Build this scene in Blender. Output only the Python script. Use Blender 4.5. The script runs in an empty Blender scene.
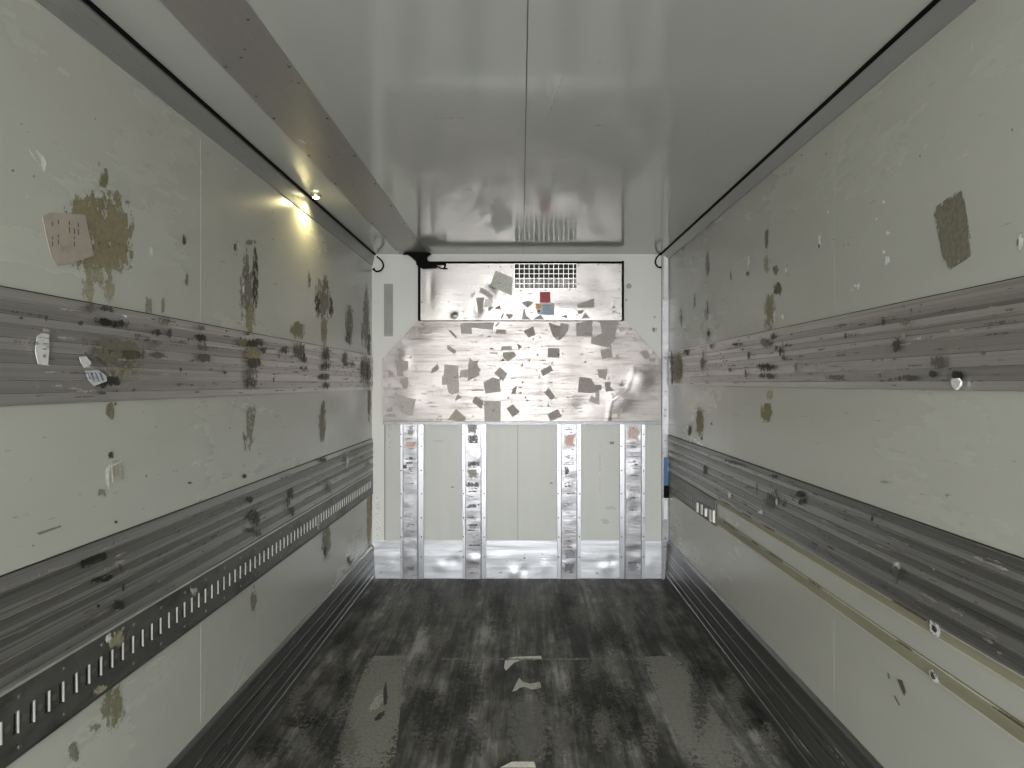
import bpy, bmesh, math, random
from mathutils import Vector, Matrix, Quaternion
R = random.Random(7)
sc = bpy.context.scene
C = sc.collection

# ---------------------------------------------------------------- camera, light, exposure
F = 640.0            # focal length in pixels of the 1024 px wide frame
VX, VY = 521.0, 383.0
CZ = 1.61            # camera height above the cargo floor
cam_d = bpy.data.cameras.new('camera'); cam = bpy.data.objects.new('camera', cam_d); C.objects.link(cam)
cam.location = (0, 0, CZ); cam.rotation_euler = (math.pi/2, 0, 0)
cam_d.sensor_width = 36; cam_d.lens = 36*F/1024
cam_d.shift_x = -(VX-512)/1024; cam_d.shift_y = -(384-VY)/1024
cam_d.clip_start = 0.02
sc.camera = cam

REAR = -4.0          # y of the open rear doorway
D = 5.28             # y of the front bulkhead
XL, XR = -1.23, 1.213
ZC = 2.672           # ceiling height

sc.view_settings.view_transform = 'Standard'; sc.view_settings.look = 'None'
sc.view_settings.gamma = 1; sc.view_settings.use_curve_mapping = False
sc.view_settings.exposure = -0.15

w = bpy.data.worlds.new('overcast_sky'); sc.world = w; w.use_nodes = True
nt = w.node_tree; nt.nodes.clear()
_o = nt.nodes.new('ShaderNodeOutputWorld'); _b = nt.nodes.new('ShaderNodeBackground')
_t = nt.nodes.new('ShaderNodeTexCoord'); _s = nt.nodes.new('ShaderNodeSeparateXYZ'); _r = nt.nodes.new('ShaderNodeValToRGB')
_m = nt.nodes.new('ShaderNodeMath'); _m.operation = 'MULTIPLY_ADD'; _m.inputs[1].default_value = 0.5; _m.inputs[2].default_value = 0.5
nt.links.new(_t.outputs['Generated'], _s.inputs[0]); nt.links.new(_s.outputs[2], _m.inputs[0]); nt.links.new(_m.outputs[0], _r.inputs[0])
_r.color_ramp.elements[0].position = 0.0; _r.color_ramp.elements[0].color = (0.60, 0.59, 0.57, 1)
_r.color_ramp.elements[1].position = 1.0; _r.color_ramp.elements[1].color = (0.95, 1.0, 1.05, 1)
_e = _r.color_ramp.elements.new(0.49); _e.color = (0.64, 0.63, 0.61, 1)
_e = _r.color_ramp.elements.new(0.53); _e.color = (1.0, 1.0, 0.98, 1)
nt.links.new(_r.outputs[0], _b.inputs[0]); _b.inputs[1].default_value = 27.0
nt.links.new(_b.outputs[0], _o.inputs[0])

pl = bpy.data.lights.new('doorway_portal', 'AREA'); pl.shape = 'RECTANGLE'; pl.size = XR-XL; pl.size_y = ZC
po = bpy.data.objects.new('doorway_portal', pl); C.objects.link(po)
po.location = ((XL+XR)/2, REAR, ZC/2); po.rotation_euler = (math.pi/2, 0, 0)   # -Z looks towards +Y
try: pl.cycles.is_portal = True
except Exception: pass
sc.cycles.max_bounces = 14; sc.cycles.diffuse_bounces = 10; sc.cycles.glossy_bounces = 6
sc.cycles.transparent_max_bounces = 24
sc.cycles.caustics_reflective = True
sc.cycles.sample_clamp_indirect = 6

# ---------------------------------------------------------------- photo pixel -> real surface
S = D/F
def K(px, py, d=0.0):            # bulkhead, d metres in front of it
    return Vector(((px-VX)*S, D-d, CZ+(VY-py)*S))
def L(px, py, d=0.0):            # left side wall
    k = -XL/(VX-px); return Vector((XL+d, F*k, CZ+(VY-py)*k))
def Rt(px, py, d=0.0):           # right side wall
    k = XR/(px-VX); return Vector((XR-d, F*k, CZ+(VY-py)*k))
def G(px, py, d=0.0):            # floor
    k = CZ/(py-VY); return Vector(((px-VX)*k, F*k, d))
def U(px, py, d=0.0):            # ceiling
    k = (ZC-CZ)/(VY-py); return Vector(((px-VX)*k, F*k, ZC-d))

# ---------------------------------------------------------------- materials
def lin(c):
    return tuple(((v/255)/12.92 if v/255 <= .04045 else ((v/255+.055)/1.055)**2.4) for v in c)
STK = 2.3            # lit surfaces read about this much darker in the photo than their own colour
MATS = {}
def mat(name, base, rough=.5, metal=0., streak=None, var=.12, bump=0., scale=6., bscale=40., dirt=None, spec=.5, rvar=.1, emit=None, dirtcov=.5):
    """noise-varied principled material; streak = (sx,sy,sz) scale of the noise space"""
    if name in MATS: return MATS[name]
    m = bpy.data.materials.new(name); m.use_nodes = True; MATS[name] = m
    t = m.node_tree; n = t.nodes; l = t.links
    b = n['Principled BSDF']
    b.inputs['Metallic'].default_value = metal
    b.inputs['Specular IOR Level'].default_value = spec
    g = n.new('ShaderNodeNewGeometry'); mp = n.new('ShaderNodeVectorMath'); mp.operation = 'MULTIPLY'
    mp.inputs[1].default_value = streak or (1, 1, 1)
    l.new(g.outputs['Position'], mp.inputs[0])
    no = n.new('ShaderNodeTexNoise'); no.inputs['Scale'].default_value = scale; no.inputs['Detail'].default_value = 7; no.inputs['Roughness'].default_value = .6
    l.new(mp.outputs[0], no.inputs['Vector'])
    rp = n.new('ShaderNodeValToRGB'); rp.color_ramp.elements[0].position = .2; rp.color_ramp.elements[1].position = .8
    lo = tuple(max(0, c*(1-var)) for c in base); hi = tuple(min(1, c*(1+var)) for c in base)
    rp.color_ramp.elements[0].color = (*lo, 1); rp.color_ramp.elements[1].color = (*hi, 1)
    l.new(no.outputs['Fac'], rp.inputs[0]); col = rp.outputs[0]
    if dirt:
        n2 = n.new('ShaderNodeTexNoise'); n2.inputs['Scale'].default_value = scale*.6; n2.inputs['Detail'].default_value = 10; n2.inputs['Roughness'].default_value = .7
        off = n.new('ShaderNodeVectorMath'); off.operation = 'ADD'; off.inputs[1].default_value = (13, 7, 5)
        l.new(mp.outputs[0], off.inputs[0]); l.new(off.outputs[0], n2.inputs['Vector'])
        r2 = n.new('ShaderNodeValToRGB'); r2.color_ramp.elements[0].position = 1-dirtcov-.06; r2.color_ramp.elements[1].position = 1-dirtcov+.12
        l.new(n2.outputs['Fac'], r2.inputs[0])
        mx = n.new('ShaderNodeMix'); mx.data_type = 'RGBA'
        l.new(r2.outputs[0], mx.inputs['Factor']); l.new(col, mx.inputs['A']); mx.inputs['B'].default_value = (*dirt, 1); col = mx.outputs['Result']
    l.new(col, b.inputs['Base Color'])
    mr = n.new('ShaderNodeMapRange'); mr.inputs['From Min'].default_value = .2; mr.inputs['From Max'].default_value = .8
    mr.inputs['To Min'].default_value = max(.03, rough-rvar); mr.inputs['To Max'].default_value = min(1, rough+rvar)
    l.new(no.outputs['Fac'], mr.inputs['Value']); l.new(mr.outputs[0], b.inputs['Roughness'])
    if bump:
        n3 = n.new('ShaderNodeTexNoise'); n3.inputs['Scale'].default_value = bscale; n3.inputs['Detail'].default_value = 4
        l.new(mp.outputs[0], n3.inputs['Vector'])
        bp = n.new('ShaderNodeBump'); bp.inputs['Strength'].default_value = 1; bp.inputs['Distance'].default_value = bump
        l.new(n3.outputs['Fac'], bp.inputs['Height']); l.new(bp.outputs[0], b.inputs['Normal'])
    if emit:
        b.inputs['Emission Color'].default_value = (*emit[0], 1); b.inputs['Emission Strength'].default_value = emit[1]
    return m

GRP   = mat('grp_panel', (.52,.527,.478), .26, 0, (1,.30,1.2), .07, .0006, 2.0, 14, rvar=.05)
GRPC  = mat('grp_ceiling', (.54,.56,.53), .12, 0, (1,.6,1), .03, .0003, 2, 5, rvar=.03, spec=.9)
GRPB  = mat('grp_bulkhead', (.66,.68,.655), .38, 0, (1,1,.4), .03, 0, 5, rvar=.05)
PANEL = mat('bulkhead_panel', (.52,.535,.515), .38, 0, (2,1,.2), .05, 0, 5, rvar=.05)
ALU   = mat('scuffed_aluminium', (.60,.578,.565), .36, .75, (1,.10,22), .22, .0003, 6, 9, dirt=(.38,.365,.35), dirtcov=.42)
ALUD  = mat('dull_aluminium', (.42,.413,.405), .42, .75, (1,.10,22), .24, .0003, 6, 9, dirt=(.19,.187,.178), dirtcov=.47)
ALUK  = mat('kick_aluminium', (.20,.198,.195), .36, .75, (1,.05,10), .18, .0003, 6, 9, dirt=(.11,.108,.105), dirtcov=.5)
ALUC  = mat('ceiling_aluminium', (.37,.353,.335), .34, .4, (4,.5,1), .08, 0, 6, dirt=(.42,.40,.38), dirtcov=.4)
TRIMM = mat('trim_aluminium', (.36,.36,.35), .4, .4, (4,.5,1), .08, 0, 6)
ALU2  = mat('shaded_grimy_aluminium', (.47,.455,.44), .36, .75, (1,.10,22), .22, .0003, 6, 9, dirt=(.22,.215,.20), dirtcov=.42)  # every other plank: dimmer reflection of its angle put in the colour, plus grime
ALUD2 = mat('dark_shaded_grimy_aluminium', (.24,.237,.23), .42, .7, (1,.10,22), .24, .0003, 6, 9, dirt=(.12,.118,.11), dirtcov=.47)  # same for the lower rails: angle shading in the colour, plus grime
ALUL  = mat('lip_line', (.24,.24,.23), .5, .4)
SHEET = mat('bright_sheet', (.175,.167,.163), .33, .85, (1.0,1,13), .09, .0010, 5, 1.0, dirt=(.085,.073,.069), dirtcov=.44, rvar=.07)
SHEETC= mat('cover_sheet', (.225,.217,.214), .30, .85, (.8,1,11), .06, .0008, 5, 1.0, dirt=(.18,.165,.158), dirtcov=.36, rvar=.06)
SHEETR= mat('duct_sheet', (.32,.325,.345), .38, .8, (1,1,5), .12, .0010, 8, 9, dirt=(.22,.21,.22), dirtcov=.42)
FLNG  = mat('flange_metal', (.46,.475,.51), .34, .8, (3,1,.5), .06, 0, 6)
KICKB = mat('kick_bright', (.58,.60,.64), .36, .8, (.4,1,5), .05, .0016, 5, 4, dirt=(.34,.34,.355), dirtcov=.36)
BLACK = mat('black_rubber', (.004,.004,.004), .7, spec=.08)
DARK  = mat('dark_slot', (.02,.02,.02), .6)
RAILM = mat('rail_steel', (.17,.17,.16), .45, .6, (1,.4,1), .2, 0, 14, dirt=(.07,.07,.065), dirtcov=.45)
LIP   = mat('lit_worn_lip', (.66,.66,.63), .38, .5, None, .1)  # worn metal, lightened for the light its edge catches
def floor_material():
    m = bpy.data.materials.new('worn_floor'); m.use_nodes = True; t = m.node_tree; n = t.nodes; l = t.links; b = n['Principled BSDF']
    g = n.new('ShaderNodeNewGeometry'); acc = None
    for vec, sc_, w_, ro_ in (((4.2,.55,1),1.6,.44,.6), ((26,1.1,1),1.5,.22,.7), ((1,.55,1),6,.34,.75)):
        v = n.new('ShaderNodeVectorMath'); v.operation = 'MULTIPLY'; v.inputs[1].default_value = vec; l.new(g.outputs['Position'], v.inputs[0])
        no = n.new('ShaderNodeTexNoise'); no.inputs['Scale'].default_value = sc_; no.inputs['Detail'].default_value = 8; no.inputs['Roughness'].default_value = ro_
        l.new(v.outputs[0], no.inputs['Vector'])
        k = n.new('ShaderNodeMath'); k.operation = 'MULTIPLY_ADD'; k.inputs[1].default_value = w_; l.new(no.outputs['Fac'], k.inputs[0])
        if acc: l.new(acc, k.inputs[2])
        else: k.inputs[2].default_value = 0
        acc = k.outputs[0]
    r = n.new('ShaderNodeValToRGB'); e = r.color_ramp.elements
    e[0].position = .40; e[0].color = (.020,.020,.019,1); e[1].position = .60; e[1].color = (.36,.36,.335,1)
    x = e.new(.475); x.color = (.062,.061,.057,1); x = e.new(.535); x.color = (.16,.158,.147,1)
    l.new(acc, r.inputs[0]); l.new(r.outputs[0], b.inputs['Base Color'])
    b.inputs['Roughness'].default_value = .6; b.inputs['Specular IOR Level'].default_value = .3
    bp = n.new('ShaderNodeBump'); bp.inputs['Distance'].default_value = .004; l.new(acc, bp.inputs['Height']); l.new(bp.outputs[0], b.inputs['Normal'])
    return m
FLOOR = floor_material()
OLIVE = mat('old_adhesive', (.31,.295,.215), .6, 0, (1,.3,6), .25, .0006, 8, 30, dirt=(.42,.41,.33), dirtcov=.40)
WHITE = mat('white_plastic', (.75,.77,.77), .35)
BLUE  = mat('blue_tape', (.035,.14,.30), .45)
RED   = mat('red_label', (.33,.02,.035), .5)
YEL   = mat('yellow_label', (.55,.36,.06), .5)
LBLUE = mat('blue_grey_label', (.36,.42,.50), .45)
GREYP = mat('grey_inset', (.30,.31,.29), .5)
PINKP = mat('stained_paper', (.42,.38,.32), .7, 0, None, .14, 0, 26, dirt=(.26,.22,.17), dirtcov=.36)
PAPER = mat('torn_paper', (.72,.73,.72), .6, 0, None, .1, 0, 40, dirt=(.40,.40,.38), dirtcov=.4)
INK   = mat('faded_ink', (.12,.11,.10), .7)
INKB  = mat('blue_ink', (.10,.13,.26), .6)
SCREW = mat('screw_steel', (.10,.10,.10), .4, .6)
GASK  = mat('soft_black_gasket', (.006,.006,.006), .7, spec=.08)
LAMPB = mat('lamp_ring', (.45,.45,.43), .3, .6)
LENS  = mat('lamp_lens', (1,.93,.65), .3, emit=((1,.86,.45), 45))

def stain_material():
    m = bpy.data.materials.new('stain_and_highlight'); m.use_nodes = True
    t = m.node_tree; n = t.nodes; l = t.links; b = n['Principled BSDF']; out = n['Material Output']
    ca = n.new('ShaderNodeAttribute'); ca.attribute_name = 'stain_colour'
    uv = n.new('ShaderNodeUVMap'); uv.uv_map = 'shape'
    pa = n.new('ShaderNodeUVMap'); pa.uv_map = 'amount'
    sp = n.new('ShaderNodeSeparateXYZ'); l.new(pa.outputs[0], sp.inputs[0])
    g = n.new('ShaderNodeNewGeometry')
    no = n.new('ShaderNodeTexNoise'); no.inputs['Scale'].default_value = 48; no.inputs['Detail'].default_value = 9; no.inputs['Roughness'].default_value = .74
    sv = n.new('ShaderNodeVectorMath'); sv.operation = 'MULTIPLY'; sv.inputs[1].default_value = (1, .7, .5); l.new(g.outputs['Position'], sv.inputs[0]); l.new(sv.outputs[0], no.inputs['Vector'])
    d = n.new('ShaderNodeVectorMath'); d.operation = 'LENGTH'; l.new(uv.outputs[0], d.inputs[0])
    p = n.new('ShaderNodeMath'); p.operation = 'POWER'; l.new(d.outputs['Value'], p.inputs[0]); p.inputs[1].default_value = 2
    a = n.new('ShaderNodeMath'); a.operation = 'MULTIPLY_ADD'; l.new(no.outputs['Fac'], a.inputs[0]); a.inputs[1].default_value = 5.6; a.inputs[2].default_value = -2.8
    s1 = n.new('ShaderNodeMath'); s1.operation = 'ADD'; l.new(a.outputs[0], s1.inputs[0]); l.new(sp.outputs[0], s1.inputs[1])
    s2 = n.new('ShaderNodeMath'); s2.operation = 'SUBTRACT'; l.new(s1.outputs[0], s2.inputs[0]); l.new(p.outputs[0], s2.inputs[1])
    mr = n.new('ShaderNodeMapRange'); mr.inputs['From Min'].default_value = 0; mr.inputs['From Max'].default_value = .4; mr.clamp = True
    l.new(s2.outputs[0], mr.inputs['Value'])
    op = n.new('ShaderNodeMath'); op.operation = 'MULTIPLY'; l.new(mr.outputs[0], op.inputs[0]); l.new(sp.outputs[1], op.inputs[1])
    n2 = n.new('ShaderNodeTexNoise'); n2.inputs['Scale'].default_value = 70; n2.inputs['Detail'].default_value = 5
    l.new(g.outputs['Position'], n2.inputs['Vector'])
    br = n.new('ShaderNodeMapRange'); br.inputs['From Min'].default_value = .35; br.inputs['From Max'].default_value = .65; br.inputs['To Min'].default_value = .84; br.inputs['To Max'].default_value = 1.13
    l.new(n2.outputs['Fac'], br.inputs['Value'])
    vm = n.new('ShaderNodeVectorMath'); vm.operation = 'SCALE'; l.new(ca.outputs['Color'], vm.inputs[0]); l.new(br.outputs[0], vm.inputs['Scale'])
    l.new(vm.outputs[0], b.inputs['Base Color']); b.inputs['Roughness'].default_value = .55
    tr = n.new('ShaderNodeBsdfTransparent'); mx = n.new('ShaderNodeMixShader')
    l.new(op.outputs[0], mx.inputs[0]); l.new(tr.outputs[0], mx.inputs[1]); l.new(b.outputs[0], mx.inputs[2]); l.new(mx.outputs[0], out.inputs[0])
    return m
STAIN = stain_material()

# ---------------------------------------------------------------- mesh helpers
class MB:
    def __init__(s): s.v = []; s.f = []; s.m = []; s.sm = []; s.d = {}
    def face(s, pts, mi=0, smooth=False):
        i = len(s.v); s.v += [tuple(p) for p in pts]; s.f.append(list(range(i, i+len(pts)))); s.m.append(mi); s.sm.append(smooth); return len(s.f)-1
    def box(s, a, b, mi=0):
        x0,y0,z0 = [min(a[i],b[i]) for i in range(3)]; x1,y1,z1 = [max(a[i],b[i]) for i in range(3)]
        i = len(s.v)
        s.v += [(x0,y0,z0),(x1,y0,z0),(x1,y1,z0),(x0,y1,z0),(x0,y0,z1),(x1,y0,z1),(x1,y1,z1),(x0,y1,z1)]
        for q in ((0,3,2,1),(4,5,6,7),(0,1,5,4),(1,2,6,5),(2,3,7,6),(3,0,4,7)):
            s.f.append([i+k for k in q]); s.m.append(mi); s.sm.append(False)
    def prism(s, poly, ax, a, b, mi=0):      # poly of 2-tuples, extruded along axis ax (0/1/2)
        def P(p, t):
            return (t,p[0],p[1]) if ax == 0 else (p[0],t,p[1]) if ax == 1 else (p[0],p[1],t)
        n = len(poly); i = len(s.v)
        s.v += [P(p,a) for p in poly] + [P(p,b) for p in poly]
        for k in range(n):
            j = (k+1) % n; s.f.append([i+k, i+j, i+n+j, i+n+k]); s.m.append(mi); s.sm.append(False)
        s.f.append([i+k for k in range(n)]); s.m.append(mi); s.sm.append(False)
        s.f.append([i+n+k for k in reversed(range(n))]); s.m.append(mi); s.sm.append(False)
    def tube(s, pts, r, n=8, mi=0):
        pts = [Vector(p) for p in pts]; rings = []
        rr = r if isinstance(r, (list, tuple)) else [r]*len(pts)
        up = None
        for k, p in enumerate(pts):
            t = (pts[min(k+1,len(pts)-1)]-pts[max(k-1,0)]).normalized()
            if up is None: up = t.orthogonal().normalized()
            up = (up - t*up.dot(t)); up = up.normalized() if up.length > 1e-5 else t.orthogonal().normalized()
            q = t.cross(up); i = len(s.v)
            for a in range(n):
                c = 2*math.pi*a/n; s.v.append(tuple(p+(up*math.cos(c)+q*math.sin(c))*rr[k]))
            rings.append(i)
        for k in range(len(pts)-1):
            for a in range(n):
                b = (a+1) % n; s.f.append([rings[k]+a, rings[k]+b, rings[k+1]+b, rings[k+1]+a]); s.m.append(mi); s.sm.append(True)
        for i0 in (rings[0], rings[-1]):
            s.f.append([i0+a for a in range(n)]); s.m.append(mi); s.sm.append(False)
    def stain(s, pts, col, cov=.6, op=1., crisp=False, mi=1):
        """surface mark: quad (ragged edge) or polygon (cut edge) lying on the part's own surface"""
        P_ = [Vector(p) for p in pts]; n_ = (P_[1]-P_[0]).cross(P_[-1]-P_[0]).normalized()
        if n_.dot(Vector((0, 2.2, 1.3))-P_[0]) < 0: n_ = -n_
        s.ns = getattr(s, 'ns', 0)+1; pts = [p+n_*3e-5*s.ns for p in P_]
        k = s.face(pts, mi)
        n = len(pts)
        uv = [(0,0)]*n if crisp else ([(-.93,-.93),(.93,-.93),(.93,.93),(-.93,.93)] if n == 4 else [(math.cos(6.283*i/n)*.85, math.sin(6.283*i/n)*.85) for i in range(n)])
        s.d[k] = (uv, (3. if crisp else cov, op), tuple(min(.85, v*STK) for v in lin(col)))
    def build(s, name, mats, parent=None, bevel=0, recalc=True):
        me = bpy.data.meshes.new(name); me.from_pydata(s.v, [], s.f); me.update()
        ms = mats if isinstance(mats, (list, tuple)) else [mats]
        if s.d and len(ms) == 1: ms = list(ms)+[STAIN]
        for x in ms: me.materials.append(x)
        for p, m_, sm in zip(me.polygons, s.m, s.sm): p.material_index = m_; p.use_smooth = sm
        if s.d:
            me.uv_layers.new(name='shape'); me.uv_layers.new(name='amount')
            me.color_attributes.new('stain_colour', 'FLOAT_COLOR', 'CORNER')
            u1 = me.uv_layers['shape']; u2 = me.uv_layers['amount']; ca = me.color_attributes['stain_colour']
            for k, (uv, am, col) in s.d.items():
                for j, li in enumerate(me.polygons[k].loop_indices):
                    u1.data[li].uv = uv[j]; u2.data[li].uv = am; ca.data[li].color = (*col, 1)
        if recalc:
            bm = bmesh.new(); bm.from_mesh(me); bmesh.ops.recalc_face_normals(bm, faces=[f for f in bm.faces]); bm.to_mesh(me); bm.free()
        o = bpy.data.objects.new(name, me); C.objects.link(o)
        if parent: o.parent = parent; o.matrix_parent_inverse = Matrix.Translation(parent.location).inverted() if parent.type != 'EMPTY' or True else Matrix()
        if bevel:
            bv = o.modifiers.new('bevel', 'BEVEL'); bv.width = bevel; bv.segments = 2; bv.limit_method = 'ANGLE'
        return o
def tag(o, label=None, cat=None, group=None, kind=None):
    for k, v in (('label', label), ('category', cat), ('group', group), ('kind', kind)):
        if v: o[k] = v
    return o
def empty(name, loc):
    o = bpy.data.objects.new(name, None); o.location = loc; o.empty_display_size = .05; C.objects.link(o); return o
def quad(fn, cx, cy, w, h, rot=0, d=0):
    c, s_ = math.cos(math.radians(rot)), math.sin(math.radians(rot)); o = []
    for a, b in ((-1,1),(1,1),(1,-1),(-1,-1)):
        x, y = a*w/2, b*h/2; o.append(fn(cx+x*c-y*s_, cy+x*s_+y*c, d))
    return o
GREYS = (92,90,82)
DK = (48,46,42)
OLV = (100,96,78)
SIL = (225,228,230)

# ---------------------------------------------------------------- the setting
f = MB(); f.box((-1.36, REAR, -.12), (1.36, D+.1, 0), 0)
def fl(cx, cy, w_, h_, col, cov=.7, op=.8, rot=0): f.stain(quad(G, cx, cy, w_, h_, rot, .0012), col, cov, op)
def flp(pts, col, cov=.9, op=.8, crisp=False, z=.0015): f.stain([G(x,y,z) for x,y in pts], col, cov, op, crisp)
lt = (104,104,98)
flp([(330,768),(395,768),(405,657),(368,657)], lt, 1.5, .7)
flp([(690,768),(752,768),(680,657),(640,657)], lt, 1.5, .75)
flp([(505,768),(560,768),(545,690),(508,690)], (96,96,92), 1.0, .5)
flp([(504,668),(505,661),(509,658),(516,657),(528,656.5),(541,656),(542,659),(533,660),(522,660),(514,663),(509,668),(506,671)], (150,150,145), 1.2, 1, True)
flp([(512,692),(516,684),(519,678),(523,682),(530,684),(540,682),(541,688),(532,690),(525,687),(520,688),(516,691)], (140,140,134), 1.2, .9, True)
flp([(370,662),(374,656),(404,656),(404,659)], (108,108,103), 1.2, .7, True)
flp([(500,768),(512,762),(534,762),(536,768)], (165,163,158), 1.2, 1, True)
flp([(370,700),(384,684),(386,706),(366,716)], (120,120,114), .9, .8)
flp([(383,692),(386,680),(388,702),(384,708)], (35,35,33), 1.3, .9)
flp([(372,720),(386,708),(384,718),(376,722)], (30,30,28), 1.0, .9)
flp([(640,662),(640,656),(676,656),(678,660)], (108,108,103), 1.1, .6)
flp([(380,658),(690,658),(690,661),(380,661)], (110,110,105), .45, .7)
for (cx, cy, w_, h_, c_) in ((300,722,50,14,(30,30,28)), (325,735,60,60,(34,34,32)), (270,750,50,30,(36,36,34)), (755,725,34,16,(32,32,30)), (430,720,50,70,(30,30,28)),
        (470,690,36,60,(34,34,32)), (590,700,60,70,(36,36,34)), (625,720,34,90,(32,32,30)), (500,610,30,60,(36,36,34)), (560,615,34,60,(34,34,32)), (430,615,22,60,(34,34,32)), (470,740,40,50,(36,36,34)),
        (610,640,50,40,(36,36,34)), (345,690,20,60,(34,34,32)), (700,700,24,90,(38,38,36))):
    fl(cx, cy, w_, h_, c_, .6, .45)
for (cx, cy, w_, h_) in ((550,600,14,26),(580,612,30,24),(520,612,22,30),(460,608,30,30),(422,605,20,40),(630,620,16,60),(660,612,14,50),(395,605,16,50),(440,640,24,30),
        (600,735,20,60),(560,745,20,50),(650,740,24,60),(410,680,16,40),(590,670,26,30),(480,730,18,30),(350,745,24,40),(295,700,26,50),(770,740,30,50),(735,690,26,60),(540,720,14,80),(615,592,24,10),(575,592,30,8)):
    fl(cx, cy, w_, h_, (92,91,86), .55, .6, R.uniform(-6,6))
fo = f.build('floor', FLOOR); tag(fo, kind='structure')

ce = MB(); ce.box((-1.36, REAR, ZC), (1.36, D+.1, ZC+.1))
ce.box((.0175, REAR, ZC-.0004), (.021, D, ZC+.001), 1)            # joint between the two roof sheets
for (cx, cy, w_, h_, r_) in ((556,95,2,60,20),(600,62,4,3,0),(598,50,2,3,0),(450,118,40,2,0),(470,190,12,2,10),(494,200,8,2,20),(600,125,16,1.5,0)):
    ce.stain(quad(U, cx, cy, w_, h_, r_, .0008), (150,152,150), .5, .2, mi=2)
tag(ce.build('ceiling', [GRPC, mat('sheet_joint', (.13,.135,.13), .5), STAIN]), kind='structure')

def joint(px):
    return F*abs(XL)/(VX-px) if px < VX else F*XR/(px-VX)
lw = MB(); lw.box((XL-.12, REAR, 0), (XL, D+.1, ZC))
JL = joint(201)
for z0, z1 in ((.3,.70),(.90,1.15),(1.84,2.55)): lw.box((XL, JL-.0025, z0), (XL+.0005, JL+.0025, z1), 0)
def ls(cx, cy, w_, h_, col=GREYS, cov=.55, op=.85, rot=0): lw.stain(quad(L, cx, cy, w_, h_, rot, .0012), col, cov, op)
def lsp(pts, col, cov=1., op=.9, crisp=False): lw.stain([L(x,y,.0014) for x,y in pts], col, cov, op, crisp)
for i in range(4):
    ls(100, 232, 66, 84, OLV, .85, .75) if i == 0 else ls(*((86,216,46,44),(112,232,44,70),(104,258,56,36))[i-1], (104,99,78), .8, .8)
for a in ((88,288,16,36),(108,288,14,40),(98,276,34,24)): ls(*a, (116,112,94), .6, .8)
for a in ((103,178,10,20,(88,86,62),.8),(184,240,5,13,DK,.7),(186,277,4,20,GREYS,.5),(98,165,4,8,(90,88,66),.7)): ls(*a)
lsp([(35,150),(43,156),(46,163),(44,173),(41,168),(40,160)], SIL, crisp=True, op=.9)
lsp([(149,246),(152,248),(152,256),(149,253)], SIL, crisp=True)
lsp([(25,142),(44,170),(42,173),(28,152)], (165,168,165), .7, .6)
for x in (146.5,149.5,162.5): lsp([(x-1.8,296+(x-146)*.1),(x+1.8,297),(x+1.8,314),(x-1.8,313)], (104,103,92), 1.0, .8)
for a in ((235,248,9,18,(150,150,140),.6),(235,247,5,9,DK,.6),(250,242,14,6),(255,262,6,34,DK,.55),(246,272,8,50,GREYS,.6),(247,293,18,56,GREYS,.62),(255,285,7,46,DK,.6),(250,318,12,36,(110,106,84),.6),
          (243,290,3,14,SIL,.5),(325,284,6,22,GREYS,.6),(322,300,18,44,GREYS,.62),(317,304,6,22,DK,.6),(331,308,5,22,DK,.6),(324,330,8,34,(112,108,88),.65),(297,330,15,18,(100,98,80),.8),(314,314,3,10,SIL,.3),
          (349,325,9,42,GREYS,.7),(347,338,6,14,DK,.5),(366,318,7,70,GREYS,.65),(369,345,4,50,DK,.5),(362,333,3,30,GREYS,.5),(309,280,4,22,GREYS,.4),
          (109,410,9,20,(92,88,70),.75),(111,455,8,8,DK,.7),(100,492,14,10,(100,98,84),.6),(116,470,16,20,(150,146,132),.8),(115,404,5,5,DK,.4),
          (250,426,9,50,(104,101,88),.6),(244,440,5,22,GREYS,.5),(254,412,4,20,DK,.4),(322,424,8,44,(106,102,88),.65),(323,408,5,14,GREYS,.6),(369,400,4,50,(96,90,70),.6),
          (112,705,26,58,(92,90,70),.62),(96,728,22,10,GREYS,.5),(72,753,12,24,GREYS,.55),(253,600,7,34,GREYS,.6),(326,540,10,44,(100,98,86),.62),(324,552,6,16,DK,.5),(349,561,6,12,DK,.6),(350,558,3,8,SIL,.4),
          (369,518,5,74,(120,108,80),.75),(371,500,3,60,(84,74,50),.6),(115,522,3,3,DK,.9),(243,476,6,5,DK,.6),(190,483,8,3,DK,.5)): ls(*a)
lsp([(35,533),(60,525),(60,527),(38,535)], (90,90,84), crisp=True, op=.7)
lsp([(104,470),(109,464),(108,478),(108,490),(105,483)], SIL, crisp=True)
lsp([(108,466),(121,460),(121,462),(109,468)], (180,180,172), crisp=True, op=.7)
for a, b in (((220,706),(240,655)),((203,716),(206,650)),((232,692),(248,655))): # pale lines paint the highlights on creases of the skin
    lsp([a,(a[0]+1.5,a[1]),(b[0]+1,b[1]),b], (178,180,172), crisp=True, op=.45)
for _ in range(60):
    x = R.uniform(5, 360); y = R.choice([R.uniform(120,300), R.uniform(410,520)]); 
    ls(x, y, R.uniform(5,18)*(VX-x)/520, R.uniform(1.2,3)*(VX-x)/520, R.choice([(165,167,160),(108,108,98)]), .35, .4, (y-VY)/(x-VX)*50+R.uniform(-5,5))
for _ in range(40):
    x = R.uniform(5, 360); y = VY+(R.uniform(-.95,-.3) if R.random()<.6 else R.uniform(.1,.35))*(VX-x)
    s_ = (VX-x)/520; ls(x, y, R.uniform(2,5)*s_, R.uniform(2,6)*s_, R.choice([(190,192,188),GREYS,GREYS]), .5, .7)
tag(lw.build('wall_left', [GRP, STAIN]), kind='structure')

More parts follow.
